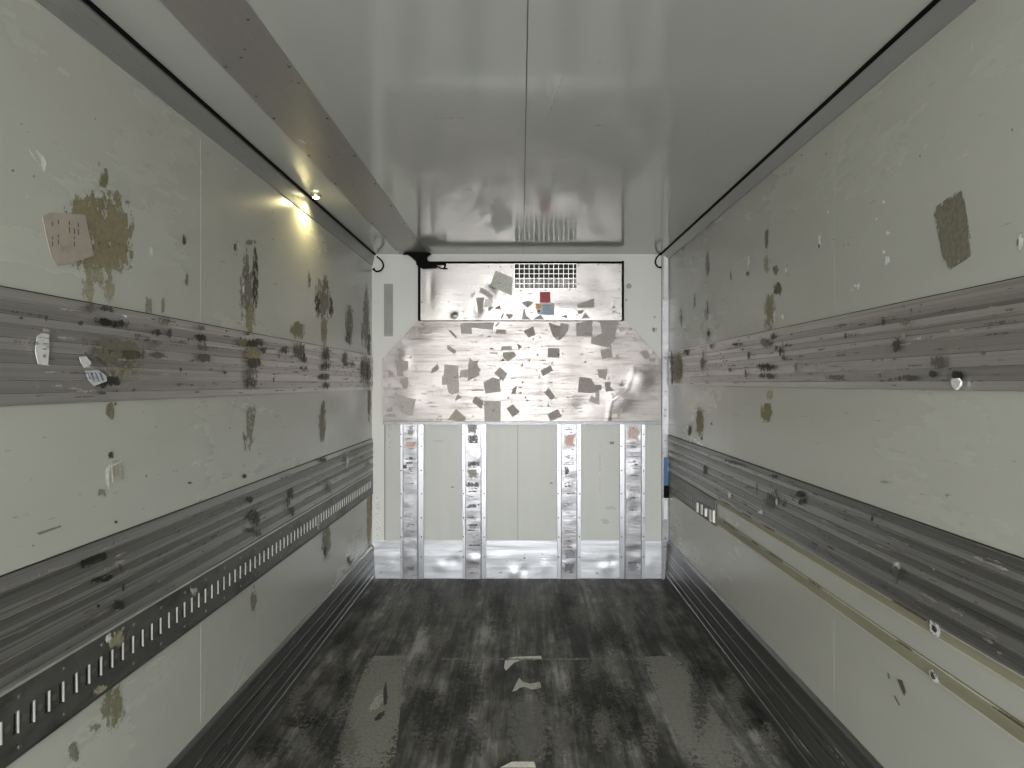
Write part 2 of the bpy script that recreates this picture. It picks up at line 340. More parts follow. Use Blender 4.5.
rw = MB(); rw.box((XR, REAR, 0), (XR+.12, D+.1, ZC))
JR = joint(834)
for z0, z1 in ((.32,.70),(.93,1.18),(1.88,2.6)): rw.box((XR-.0003, JR-.0015, z0), (XR, JR+.0015, z1), 0)
def rs(cx, cy, w_, h_, col=GREYS, cov=.55, op=.85, rot=0): rw.stain(quad(Rt, cx, cy, w_, h_, rot, .0012), col, cov, op)
def rsp(pts, col, cov=1., op=.9, crisp=False): rw.stain([Rt(x,y,.0014) for x,y in pts], col, cov, op, crisp)
rsp([(933,209),(963,187),(974,255),(946,273)], (88,86,76), 1.3, .8)
rsp([(937,213),(962,190),(971,252),(948,268)], (92,90,78), crisp=True, op=.8)
for a in ((886,260,14,10,SIL,.62),(884,252,5,4,SIL,.8),(820,241,4,12,SIL,.75),(819,246,3,5,DK,.7),(884,202,4,5,SIL,.6),(877,219,4,4,SIL,.6),(888,233,4,5,SIL,.6),(858,286,11,9,SIL,.5),(852,290,3,3,SIL,.7),(828,211,4,6,SIL,.4),
          (1021,241,7,22,SIL,.8),(1018,240,4,16,(90,88,74),.4),
          (778,289,9,14,(76,74,58),.9),(776,270,6,10,GREYS,.7),(788,270,5,14,(170,170,160),.5),(767,240,4,30,GREYS,.55),(767,265,8,20,(120,118,102),.5),(770,312,12,40,(104,100,76),.68),(775,318,3,20,SIL,.6),(783,316,4,12,SIL,.5),(772,334,10,12,DK,.45),
          (749,262,4,15,SIL,.75),(748,274,4,6,DK,.6),(708,264,5,30,GREYS,.6),(706,285,3,6,SIL,.4),(731,276,3,16,GREYS,.4),(708,338,8,10,(185,185,178),.55),(709,334,4,12,DK,.45),(695,300,3,20,GREYS,.4),(707,310,4,22,GREYS,.4),(681,318,4,24,GREYS,.4),
          (700,422,8,30,(104,100,74),.85),(767,413,12,20,(100,96,68),.9),(690,430,4,13,DK,.8),(702,438,3,6,DK,.5),(770,395,8,14,(120,116,92),.4),(712,424,3,4,DK,.5),
          (950,495,12,4,(104,104,92),.5),(888,482,16,4,(110,110,98),.4)): rs(*a)
rsp([(898,679),(903,680),(907,692),(905,696)], (66,64,48), crisp=True)
rsp([(894,695),(896,696),(901,705),(900,706)], (80,78,60), crisp=True)
rsp([(888,673),(890,673),(891,678),(889,679)], (90,88,70), crisp=True)
rsp([(836,188),(936,120),(936,121.5),(838,190)], (112,112,96), crisp=True, op=.0)
for _ in range(60):
    x = R.uniform(690,1015); y = VY+(R.uniform(-.9,-.3) if R.random()<.6 else R.uniform(.08,.32))*(x-VX); s_ = (x-VX)/520
    rs(x, y, R.uniform(6,24)*s_, R.uniform(1.2,3)*s_, R.choice([(160,162,148),(112,112,98)]), .35, .4, (y-VY)/(x-VX)*50+R.uniform(-5,5))
for _ in range(26):
    x = R.uniform(690,1015); y = VY+(R.uniform(-.9,-.3) if R.random()<.6 else R.uniform(.08,.32))*(x-VX); s_ = (x-VX)/520
    rs(x, y, R.uniform(2,5)*s_, R.uniform(2,5)*s_, R.choice([(190,192,186),GREYS]), .5, .6)
# two lines of old adhesive where the lashing rail was torn off
YR = joint(718)
for z0, z1 in ((CZ-.742, CZ-.704), (CZ-.872, CZ-.822)):
    rw.box((XR-.003, REAR, z0), (XR, YR+.02, z1), 2)
    rw.box((XR-.0045, REAR, z1-.006), (XR, YR, z1), 3); rw.box((XR-.0045, REAR, z0), (XR, YR, z0+.005), 3)
CREAM = mat('cream_edge', (.55,.54,.44), .5, 0, (1,.5,1), .2, 0, 9)
for px, py in ((938,629),(937,676)):
    p = Rt(px, py); rw.stain([p+Vector((-.006,a,b)) for a,b in ((-.03,-.022),(.03,-.02),(.025,.022),(-.028,.02))], (190,188,165), .8, .9)
    rw.stain([p+Vector((-.007,a,b)) for a,b in ((-.012,-.01),(.014,-.01),(.012,.012),(-.012,.01))], DK, .9, .9)
for _ in range(16):
    y_ = R.uniform(1.4, YR); z_ = R.choice([CZ-.705, CZ-.824])
    rw.stain([Vector((XR-.0052, y_+a, z_+b)) for a,b in ((0,-.004),(R.uniform(.05,.2),-.004),(R.uniform(.05,.2),.004),(0,.004))], (70,58,34), 1.0, .8)
tag(rw.build('wall_right', [GRP, STAIN, OLIVE, CREAM]), kind='structure')

bw = MB(); bw.box((-1.36, D, -.02), (1.36, D+.12, ZC+.02))
p0, p1 = K(385,541), K(661,424)
bw.box((p0.x, D-.002, p0.z), (p1.x, D, p1.z), 2)                     # grey-green lower panel
for px in (517.8,): bw.box((K(px,0).x-.002, D-.0026, p0.z), (K(px,0).x+.002, D-.0015, p1.z), 3)
bw.box((K(384.4,0).x, D-.004, CZ-1.3), (K(385.4,0).x, D, CZ+.05), 3)
a, b = K(384,335), K(393,284); bw.box((a.x, D-.003, a.z), (b.x, D, b.z), 4)
a, b = K(384,336.2), K(393,335.4); bw.box((a.x, D-.004, a.z), (b.x, D, b.z), 3)
a, b = K(372,264), K(661,258); bw.box((a.x, D-.006, b.z), (b.x, D, K(0,257).z+.006), 0)
for (cx, cy, w_, h_, c_) in ((404,454,4,10,GREYS),(480,470,4,3,GREYS),(453,487,5,2,GREYS),(612,443,6,4,GREYS),(606,521,14,6,(140,142,132)),(611,508,12,5,(145,146,136)),(552,483,6,2,GREYS),(654,330,6,8,GREYS),(655,318,4,5,GREYS),
        (390,430,4,40,(150,152,145)),(378,520,5,50,(170,172,168)),(440,441,14,2,(150,150,142)),(625,300,6,3,(150,150,146)),(560,505,2,40,(170,172,166)),(600,470,2,60,(172,174,166))):
    bw.stain(quad(K, cx, cy, w_, h_, 0, .0032), c_, .5, .7)
tag(bw.build('wall_front', [GRPB, STAIN, PANEL, mat('joint_grey', (.22,.22,.20), .6), GREYP]), kind='structure')

# kick plates along the bottom of the three walls
def profile_run(xw, sgn, prof, y0, y1, name, m, stains=(), alt=None):
    o = MB(); n = len(prof)
    pts = [(xw+sgn*d, z) for d, z in prof]
    for k in range(n-1):
        (xa, za), (xb, zb) = pts[k], pts[k+1]
        o.face([(xa,y0,za),(xa,y1,za),(xb,y1,zb),(xb,y0,zb)], alt[k] if alt else 0)
    o.face([(xw-sgn*.0,y1,prof[0][1])]+[(x,y1,z) for x, z in pts]+[(xw,y1,prof[-1][1])])
    o.face([(xw-sgn*.0,y0,prof[0][1])]+[(x,y0,z) for x, z in pts]+[(xw,y0,prof[-1][1])])
    for s_ in stains: o.stain(*s_)
    return o, name, m
def ribs(z0, z1, n, base, deep, tilt=.0016, groove=.003):
    ws = [R.uniform(.6,1.5) for _ in range(n)]; k_ = (z1-z0)/sum(ws); pr = [(0, z0)]; a = z0
    for k in range(n):
        h = ws[k]*k_; d0 = base+(deep if k % 2 else 0); t = R.uniform(-tilt, tilt)
        pr += [(d0+max(0,t), a+groove*.3), (d0+max(0,-t), a+h-groove*.3)]; a += h
    pr[-1] = (pr[-1][0], z1-.004); pr += [(.002, z1-.0035), (.002, z1), (0, z1)]; return pr
kickL = [(.0,0),(.033,0),(.030,.035),(.027,.038),(.0265,.075),(.0245,.078),(.0225,.135),(.021,.138),(.019,.195),(.0175,.198),(.014,.262),(.009,.268),(.004,.277),(0,.277)]
o, nme, m = profile_run(XL, 1, kickL, REAR, D, 'baseboard_left', ALUK)
for _ in range(60):
    y_ = R.uniform(1.6,5.1); z_ = R.uniform(.06,.25); l_ = R.uniform(.03,.25)
    o.stain([Vector((XL+.029-(z_>.08)*.004-(z_>.14)*.003,y_+a,z_+b)) for a,b in ((0,0),(l_,0),(l_,.006),(0,.006))], R.choice([(150,150,148),(30,30,30)]), .5, .6)
tag(o.build(nme, [m, STAIN]), kind='structure')
kickR = [(d, z*.325/.277) for d, z in kickL]
o, nme, m = profile_run(XR, -1, kickR, REAR, D, 'baseboard_right', ALUK)
for _ in range(60):
    y_ = R.uniform(1.6,5.1); z_ = R.uniform(.06,.25); l_ = R.uniform(.03,.25)
    o.stain([Vector((XR-.030+(z_>.09)*.004+(z_>.16)*.003,y_+a,z_+b)) for a,b in ((0,0),(l_,0),(l_,.006),(0,.006))], R.choice([(150,150,148),(30,30,30)]), .5, .6)
tag(o.build(nme, [m, STAIN]), kind='structure')
def dent(x, z, D_):
    return sum(a*math.exp(-(((x-cx)/sx)**2+((z-cz)/sz)**2)) for cx, cz, sx, sz, a in D_)
kb = MB(); zt = K(0,541).z; x0, x1 = K(374,0).x, K(663,0).x; NX, NZ = 120, 14
KD = [(K(px,0).x, K(0,py).z, s1, s2, a) for px, py, s1, s2, a in ((441,566,.05,.04,.008),(455,560,.03,.03,-.006),(514,573,.04,.04,.012),(524,570,.03,.03,-.008),(605,568,.05,.04,.009),(612,560,.03,.03,-.007),(499,560,.09,.05,.004),(545,566,.04,.05,.006),(390,562,.05,.06,.004),(648,565,.05,.05,.005))]
grid = [[(x0+(x1-x0)*i/NX, D-.008-.6*dent(x0+(x1-x0)*i/NX, zt*j/NZ, KD)-(.0007 if j in (8,9) else 0), max(zt*j/NZ,0)) for i in range(NX+1)] for j in range(NZ+1)]
base = len(kb.v); kb.v += [p for r in grid for p in r]
for j in range(NZ):
    for i in range(NX):
        q = base+j*(NX+1)+i; kb.f.append([q, q+1, q+NX+2, q+NX+1]); kb.m.append(0); kb.sm.append(True)
kb.box((x0, D-.012, zt-.004), (x1, D, zt+.008))
for _ in range(30):
    kb.stain(quad(K, R.uniform(378,660), R.uniform(548,574), R.uniform(2,10), R.uniform(1,3), R.uniform(-20,20), .026), R.choice([(120,120,122),(235,238,240)]), .4, .6)
tag(kb.build('baseboard_front', [KICKB, STAIN], recalc=False), kind='structure')

# angled corner trims between the walls and the roof
t1 = MB(); t1.prism([(XL, 2.579), (XL+.006,2.579), (XL+.022,2.655), (XL+.022,2.672), (XL,2.672)], 1, REAR, D)
for _ in range(40):
    y_ = R.uniform(1.4,5); z_ = R.uniform(2.59,2.64); t = (z_-2.579)/.076
    t1.stain([Vector((XL+.0075+.016*(t+b/.076),y_+a,z_+b)) for a,b in ((0,0),(R.uniform(.01,.1),0),(R.uniform(.01,.1),.005),(0,.005))], (140,140,136), .5, .5)
tag(t1.build('trim_1', [TRIMM, STAIN]), kind='structure')
t2 = MB(); t2.prism([(XR,2.628), (XR-.008,2.628), (XR-.057,2.664), (XR-.057,2.672), (XR,2.672)], 1, REAR, D)
tag(t2.build('trim_2', [TRIMM]), kind='structure')

# ---------------------------------------------------------------- roof things
s = MB(); s.box((-1.001, REAR+.02, ZC-.003), (-.762, D-.004, ZC))
for _ in range(46):
    y_ = R.uniform(1.5,5.1); x_ = R.uniform(-.99,-.78)
    s.stain([Vector((x_+a,y_+b,ZC-.0036)) for a,b in ((0,0),(.012,0),(.012,.012),(0,.012))], R.choice([(170,170,168),(120,118,112),DK]), .4, .7)
s.stain([U(302,140,.0036)+Vector(v) for v in ((-.01,-.02,0),(.006,-.01,0),(.012,.03,0),(-.004,.02,0))], SIL, crisp=True)
st = s.build('roof_strip', [ALUC, STAIN]); tag(st, 'long brownish grey aluminium strip screwed along the left side of the ceiling', 'metal strip')
def screw_mesh(r=.006, h=.003):
    bm = bmesh.new(); bmesh.ops.create_cone(bm, cap_ends=True, segments=10, radius1=r, radius2=r*.7, depth=h)
    me = bpy.data.meshes.new('screw'); bm.to_mesh(me); bm.free(); me.materials.append(SCREW); return me
SM = screw_mesh(); SMB = screw_mesh(.0085, .004)
def screw(loc, parent, up, me=SM):
    o = bpy.data.objects.new('screw', me); C.objects.link(o); o.parent = parent
    o.matrix_parent_inverse = Matrix.Translation(parent.location).inverted()
    o.location = loc; o.rotation_euler = up; return o
for k in range(9):
    for x_ in (-.988, -.775): screw((x_, 1.72+k*.42, ZC-.0045), st, (math.pi,0,0))

for side, xs, name_l in ((-1, XL+.022, 'left'), (1, XR-.057, 'right')):
    g = MB(); 
    xa, xb = (xs, xs+.013) if side < 0 else (xs-.013, xs)
    g.prism([(xa,ZC),(xa,ZC-.008),(xa+.004,ZC-.011),(xb-.004,ZC-.011),(xb,ZC-.008),(xb,ZC)], 1, REAR+.02, D-.012)
    go = g.build('ceiling_seal', GASK)
    tag(go, f'thin black rubber seal running along the {name_l} edge of the ceiling', 'seal', 'black rubber seals along the ceiling edges')
    e = MB()
    if side < 0:
        cps = [(377.6,257.2),(381,260),(383.6,263.5),(384,267.5),(381.5,271),(377,272),(374.2,269.4)]
    else:
        cps = [(664,254.5),(660,254.6),(657,257),(655,260.5),(655,264.5),(657,267.4),(660.5,268)]
    pts = [K(x,y,.03) for x,y in cps]; fine = []
    for i in range(len(pts)-1):
        p_, q_, r_, s_ = pts[max(i-1,0)], pts[i], pts[i+1], pts[min(i+2,len(pts)-1)]
        for t in (0,.33,.66): fine.append(.5*((2*q_)+(r_-p_)*t+(2*p_-5*q_+4*r_-s_)*t*t+(3*q_-p_-3*r_+s_)*t**3))
    fine.append(pts[-1])
    e.tube(fine, [.0065]*(len(fine)-2)+[.009,.012 if side < 0 else .008], 10)
    eo = e.build('loose_end', BLACK, go); eo['label'] = 'curled loose end of the seal hanging over the front wall'

lp = U(316,195)
la = empty('ceiling_lamp', (lp.x, lp.y, ZC)); tag(la, 'small round lit warm lamp on the ceiling beside the left black seal', 'lamp')
def disc(r0, r1, z0, z1, c, n=24, mi=0, o=None):
    o = o or MB()
    for k in range(n):
        a, b = 2*math.pi*k/n, 2*math.pi*(k+1)/n
        o.face([(c[0]+r0*math.cos(a),c[1]+r0*math.sin(a),z0),(c[0]+r0*math.cos(b),c[1]+r0*math.sin(b),z0),(c[0]+r1*math.cos(b),c[1]+r1*math.sin(b),z1),(c[0]+r1*math.cos(a),c[1]+r1*math.sin(a),z1)], mi, True)
    return o
r_ = disc(.028,.026,ZC,ZC-.012,(lp.x,lp.y)); disc(.026,.018,ZC-.012,ZC-.014,(lp.x,lp.y),o=r_); r_.build('lamp_ring', LAMPB, la)
r_ = disc(.018,.013,ZC-.013,ZC-.019,(lp.x,lp.y)); disc(.013,.0005,ZC-.019,ZC-.021,(lp.x,lp.y),o=r_); r_.build('lamp_lens', LENS, la)
ld = bpy.data.lights.new('lamp_light', 'SPOT'); ld.energy = 9; ld.color = (1,.84,.42); ld.shadow_soft_size = .015; ld.spot_size = math.radians(165); ld.spot_blend = .6
lo = bpy.data.objects.new('lamp_light', ld); C.objects.link(lo); lo.location = (lp.x, lp.y, ZC-.035)

# ---------------------------------------------------------------- side wall rub rails
def rub(xw, sgn, z0, z1, n, m, fn, marks, name_, label, seedn, lo=.008, deep=.003):
    R.seed(seedn)
    pr = ribs(z0, z1, n, lo, deep)
    alt = [3]+[(2 if (k//2) % 2 == 1 else 0) if k % 2 == 0 else 3 for k in range(2*n-1)]+[3]+[4]*4  # alternate planks take the copy with shading in its colour
    o, _, _ = profile_run(xw, sgn, pr, REAR+.01, D-(.007 if sgn > 0 else .063), name_, m, alt=alt)
    for (cx, cy, w_, h_, col, cov, *rest) in marks:
        q_ = quad(fn, cx, cy, w_, h_, rest[0] if rest else 0, .0165)
        for v in q_: v.z = max(z0, min(z1, v.z)); v.y = min(v.y, D-.066)
        o.stain(q_, col, cov, .9)
    for _ in range(260):
        y_ = R.uniform(1.5, 5.02); z_ = R.uniform(z0+.01, z1-.02); l_ = R.uniform(.01,.16); h_ = R.uniform(.003,.012)
        x_ = xw+sgn*.0162
        o.stain([Vector((x_,y_+a,z_+b)) for a,b in ((0,0),(l_,0),(l_,h_),(0,h_))], R.choice([(70,68,62),(60,58,54),(128,123,118),(104,98,90)]), R.uniform(.3,.6), R.uniform(.4,.8))
    ro = o.build(name_, [m, STAIN, ALU2 if m is ALU else ALUD2, ALUL, DARK]); tag(ro, label, 'rub rail', 'ribbed rub rails on the side walls'); return ro
OL2 = (82,79,67)
mk = [(108,346,66,16,OL2,.75,8),(106,358,58,17,OL2,.78,6),(116,372,46,12,(100,96,78),.5),(84,308,10,12,(70,68,62),.7),(100,309,20,7,DK,.6,10),(100,322,28,8,(20,20,18),.75,12),(115,324,26,10,(28,27,24),.6,8),(118,316,16,6,SIL,.3),
      (75,323,6,5,DK,.8),(103,382,26,11,(38,36,32),.9,-10),(128,355,22,9,(58,55,46),.95,4),(151,333,12,8,(34,33,30),.75,-5),(164,333,7,10,(44,42,38),.7),(152,355,15,7,(64,62,56),.95),(152,344,14,12,(90,86,76),.4),(160,322,16,12,(90,88,80),.4),
      (197,338,17,8,(38,36,33),.7,15),(199,346,13,10,(84,80,72),.5),(200,358,14,9,(62,60,54),.95,8),(196,328,10,8,(84,80,74),.5),(14,318,5,3,DK,.6),(40,318,6,10,DK,.6),(96,393,10,4,DK,.6),(108,391,10,6,(50,46,40),.5),(128,390,5,5,DK,.4),
      (238,342,20,10,(84,80,68),.6),(252,343,20,9,(48,46,40),.8),(250,355,20,16,(112,106,84),.8),(250,363,18,10,(50,48,42),.85),(248,374,16,14,(84,78,70),.5),(248,383,16,12,(60,56,52),.6),(260,350,8,8,DK,.5),(245,333,12,6,DK,.6),
      (282,350,8,9,(60,58,52),.7),(297,350,12,18,(70,66,60),.6),(301,358,6,10,DK,.7),(300,368,10,6,(60,58,54),.5),(275,356,4,6,DK,.5),(324,352,8,20,(56,54,48),.75),(323,366,10,10,(46,44,40),.8),(322,377,12,8,(58,56,50),.8),(324,386,8,8,DK,.6),
      (343,360,6,18,(70,66,60),.6),(350,364,6,8,DK,.5),(362,370,8,34,(88,82,76),.55),(367,372,6,38,(62,58,54),.6),(188,360,8,4,DK,.4),(176,370,3,6,DK,.5),(220,372,4,6,DK,.4),(270,380,3,8,DK,.4),(36,372,30,3,(150,146,140),.3)]
rub(XL, 1, CZ-.055, CZ+.230, 9, ALU, L, mk, 'rub_rail', 'upper ribbed aluminium rub rail on the left wall, with brown residue and stickers', 11)
mk = [(88,560,28,9,(18,18,17),1.0,-20),(97,579,24,7,(20,20,19),1.0,-14),(115,570,8,14,DK,.5),(113,605,14,12,(30,30,28),.7),(92,606,5,5,(20,20,20),.8),(118,588,4,12,DK,.6),(250,515,16,9,(52,50,46),.7,-15),(253,520,8,14,DK,.55),(247,530,12,6,DK,.5),(256,534,10,10,(50,50,46),.55),
      (288,493,6,12,(40,40,36),.75),(285,504,5,12,(40,40,36),.6),(289,512,6,10,DK,.75),(320,460,9,5,DK,.9,-15),(326,487,8,12,(90,88,84),.6),(366,464,5,10,(84,80,78),.6),(286,476,14,5,(110,108,104),.5),(246,500,10,8,DK,.4),(262,546,6,5,DK,.4),(345,458,5,34,(200,198,196),.3)]
rub(XL, 1, CZ-.724, CZ-.455, 9, ALUD, L, mk, 'rub_rail', 'lower dark ribbed rub rail on the left wall, above the slotted lashing rail', 12)
mk = [(902,346,10,16,(46,45,42),1.0,25),(944,362,16,14,(62,60,54),.95,-12),(938,374,8,8,DK,.8,30),(964,376,12,10,(26,26,25),1.0),(910,322,14,12,(90,86,80),.5),(889,322,6,10,DK,.7),(916,314,5,14,DK,.6),(908,336,9,8,(120,116,110),.6),(850,336,3,6,DK,.8),(912,378,22,7,(60,58,56),.7),
      (885,375,3,8,DK,.6),(840,378,20,6,(80,76,72),.5),(770,367,20,8,(34,32,30),.85),(770,376,18,7,(60,56,52),.7),(768,343,10,12,(90,86,80),.6),(784,352,4,12,DK,.7),(780,348,4,8,(60,56,54),.6),(776,336,6,10,DK,.4),(787,356,4,10,DK,.6),(752,356,3,10,DK,.6),(740,344,6,8,DK,.5),
      (733,370,4,6,DK,.6),(714,346,5,6,DK,.6),(688,352,8,8,DK,.5),(705,362,4,24,(80,78,76),.6),(680,368,9,34,(120,112,100),.8),(674,368,3,34,(30,30,30),.9),(749,373,3,10,DK,.5),(741,344,16,4,(70,68,66),.5),(987,322,4,4,DK,.5),(978,382,4,3,DK,.6),(800,368,4,10,(84,80,76),.4)]
rub(XR, -1, CZ-.020, CZ+.258, 9, ALU, Rt, mk, 'rub_rail', 'upper ribbed aluminium rub rail on the right wall, with dark scuffs near the front', 13)
mk = [(804,494,8,7,(16,16,15),1.0),(806,502,7,7,(28,28,26),.8,25),(902,568,10,12,(170,170,166),.6),(902,574,18,20,(60,60,58),.45),(877,519,3,6,(18,18,18),.8),(919,527,3,4,(20,20,20),.7),(707,470,4,14,(40,40,38),.7),(732,494,8,10,(160,158,156),.4),(775,500,16,26,(64,64,62),.5),(788,503,6,12,(34,34,32),.6),
      (760,488,3,20,(70,70,68),.5),(738,463,24,4,(60,60,58),.5,14),(780,502,3,8,(170,170,168),.6),(764,512,6,5,(180,180,176),.6),(778,476,10,6,(40,40,38),.6)]
rub(XR, -1, CZ-.705, CZ-.422, 10, ALUD, Rt, mk, 'rub_rail', 'lower dark ribbed rub rail on the right wall, above the adhesive lines', 14)

# slotted lashing rail, left wall
def lash(xw, sgn, z0, z1, y0, y1, pitch, hz0, hz1, hw):
    o = MB(); x0, x1 = xw+sgn*.006, xw+sgn*.009
    def B(ya, yb, za, zb, d0=.0, d1=.009, mi=0): o.box((xw+sgn*d0,ya,za),(xw+sgn*d1,yb,zb),mi)
    B(y0,y1,z0,hz0,.004,.010); B(y0,y1,hz1,z1,.004,.010)
    B(y0,y1,z1-.002,z1+.005,0,.014,1); B(y0,y1,z0-.001,z0+.004,0,.013)
    B(y0,y1,z0,z1,0,.001,2)
    k = 0; y = y0+.01
    while y+pitch < y1:
        B(y+hw, y+pitch, hz0, hz1, .004,.010)                   # web between two slots
        B(y+hw-.0005, y+hw+.003, hz0-.001, hz1+.001, .0085,.0128, 1)     # worn far edge of the slot, caught light put in its pale colour
        cy, cz = y+hw+(pitch-hw)*.55, (hz0+hz1)/2
        for a in range(10):
            t0, t1 = 6.283*a/10, 6.283*(a+1)/10; r = .009
            o.face([(xw+sgn*.0103,cy,cz),(xw+sgn*.0103,cy+r*math.cos(t0),cz+r*math.sin(t0)),(xw+sgn*.0103,cy+r*math.cos(t1),cz+r*math.sin(t1))], 3)
        if k % 3 == 1:
            for zz in (hz1+.035, hz0-.035): o.box((xw+sgn*.010, y+.015, zz-.004),(xw+sgn*.0125, y+.025, zz+.004), 3)
        y += pitch; k += 1
    B(y0,y0+.01,hz0,hz1,.004,.010); B(y,y1,hz0,hz1,.004,.010)
    return o
DIM = mat('rail_dimple', (.22,.22,.21), .4, .6)
o = lash(XL, 1, CZ-.908, CZ-.732, REAR+.1, D-.007, .0512, CZ-.848, CZ-.796, .014)
for a in ((112,632,26,40,(110,108,92),.5),(96,690,16,14,(120,118,100),.55),(190,590,8,14,(150,150,140),.4),(316,524,4,14,(200,200,190),.5),(104,636,8,16,(190,190,184),.4)):
    q_ = quad(L, *a[:4], 0, .0128)
    for v in q_: v.z = max(CZ-.905, min(CZ-.735, v.z))
    o.stain(q_, a[4], a[5], .8, mi=4)
ro = o.build('lashing_rail', [RAILM, LIP, RAILM, DIM, STAIN])
tag(ro, 'long dark slotted lashing rail running low along the left wall', 'lashing rail', 'lashing rails on the side walls')
# stub of the same rail left on the right wall
o = lash(XR, -1, CZ-.885, CZ-.728, YR+.02, D-.063, .0512, CZ-.835, CZ-.79, .014)
ye = YR+.02
ob = o.build('lashing_rail', [RAILM, RAILM, DARK, DIM, STAIN])
tag(ob, 'short dark stub of lashing rail left by the front corner of the right wall', 'lashing rail', 'lashing rails on the side walls')
tabm = mat('torn_bright', (.8,.8,.77), .5)
for k, (dy, h0, h1, q) in enumerate(((.0,-.075,.0,.012),(.07,-.085,-.01,.008),(.16,-.07,-.02,.016),(.26,-.08,-.015,.010),(.36,-.085,-.02,.013))):
    y_ = ye+dy; zc = CZ-.79; t = MB()
    t.box((XR-.012-q, y_, zc+h0), (XR-.012, y_+.028+.01*(k % 2), zc+h1))
    tt = t.build('torn_tab', tabm, ob, .002); tt['label'] = 'bright torn tab at the broken end of the rail'

# ---------------------------------------------------------------- front wall things
WX = {'plate': .045}
PD = [(K(px,0).x, K(0,py).z, s1, s2, a) for px, py, s1, s2, a in ((620,400,.10,.08,.010),(560,350,.16,.22,.006),(460,370,.2,.12,-.006),(410,400,.1,.1,.006),(530,400,.10,.16,-.005),(600,345,.12,.08,.006),(640,380,.08,.09,.010),(430,335,.12,.06,.007),(500,330,.14,.05,-.004),(580,405,.07,.06,-.006),(405,360,.05,.08,.005),(545,385,.05,.2,.004))]
CR = [K(633,369), K(626,389), K(610,401), K(607,421)]
def crease(x, z):
    b = 9
    for a, c in zip(CR, CR[1:]):
        d = Vector((c.x-a.x, c.z-a.z)); v = Vector((x-a.x, z-a.z)); t = max(0, min(1, v.dot(d)/d.length_squared)); b = min(b, (v-d*t).length)
    return .0035*math.exp(-(b/.011)**2)
def pdep(x, z): return WX['plate']+dent(x, z, PD)+crease(x, z)
pt = MB(); xl, xr = K(384,0).x, K(659.5,0).x; xa, xb = K(418,0).x, K(625,0).x; zb_, zm, zt_ = K(0,421).z, K(0,359).z, K(0,321.9).z
NX, NZ = 150, 56
def top(x):
    if x < xa: return zm+(zt_-zm)*(x-xl)/(xa-xl)
    if x > xb: return zm+(zt_-zm)*(xr-x)/(xr-xb)
    return zt_
xs_ = sorted(set([xl+(xr-xl)*i/NX for i in range(NX+1)]+[xa, xb])); nx = len(xs_)
for j in range(NZ+1):
    for x in xs_:
        z = zb_+(top(x)-zb_)*j/NZ; pt.v.append((x, D-pdep(x,z), z))
for j in range(NZ):
    for i in range(nx-1):
        q = j*nx+i; pt.f.append([q, q+1, q+nx+1, q+nx]); pt.m.append(0); pt.sm.append(True)
ring = [(xl,zb_),(xr,zb_),(xr,zm),(xb,zt_),(xa,zt_),(xl,zm)]
for (xA,zA),(xB,zB) in zip(ring, ring[1:]+ring[:1]):          # returned edges back to the wall
    n_ = 24
    for k in range(n_):
        x_0, z_0 = xA+(xB-xA)*k/n_, zA+(zB-zA)*k/n_; x_1, z_1 = xA+(xB-xA)*(k+1)/n_, zA+(zB-zA)*(k+1)/n_
        pt.face([(x_0,D-pdep(x_0,z_0),z_0),(x_1,D-pdep(x_1,z_1),z_1),(x_1,D-.007,z_1),(x_0,D-.007,z_0)])
def patch(mb, pts, col, dep, cov=3., crisp=True, off=.0015, op=1.):
    P_ = [K(x,y) for x,y in pts]; cx = sum(p.x for p in P_)/len(P_); cz = sum(p.z for p in P_)/len(P_)
    Q = []
    for a, b in zip(P_, P_[1:]+P_[:1]):
        for t in (0,.25,.5,.75): Q.append((a.x+(b.x-a.x)*t, a.z+(b.z-a.z)*t))
    n = len(Q); dp = lambda x, z: D-dep(x, z)-off
    for k in range(n):
        a, b = Q[k], Q[(k+1)%n]; h = [(a[0]+cx)/2,(a[1]+cz)/2], [(b[0]+cx)/2,(b[1]+cz)/2]
        for pp, uvs in (([(a[0],a[1]),(b[0],b[1]),tuple(h[1]),tuple(h[0])], 1), ([tuple(h[0]),tuple(h[1]),(cx,cz)], 0)):
            idx = mb.face([(x,dp(x,z),z) for x,z in pp], 1)
            rr = (1.,1.,.5,.5) if uvs else (.5,.5,0.)
            mb.d[idx] = ([(0,0) if crisp else (r,0) for r in rr], (3. if crisp else cov, op), tuple(min(.85, v*STK*.75) for v in lin(col)))
def Z4(*p): return [(380+x/6.98, 315+y/6.98) for x,y in p]
def Z5(*p): return [(470+x/6.98, 315+y/6.98) for x,y in p]
def Z6(*p): return [(560+x/6.98, 315+y/6.98) for x,y in p]
g1, g2, g3, g4 = (140,136,134), (128,124,121), (113,108,105), (152,149,147)
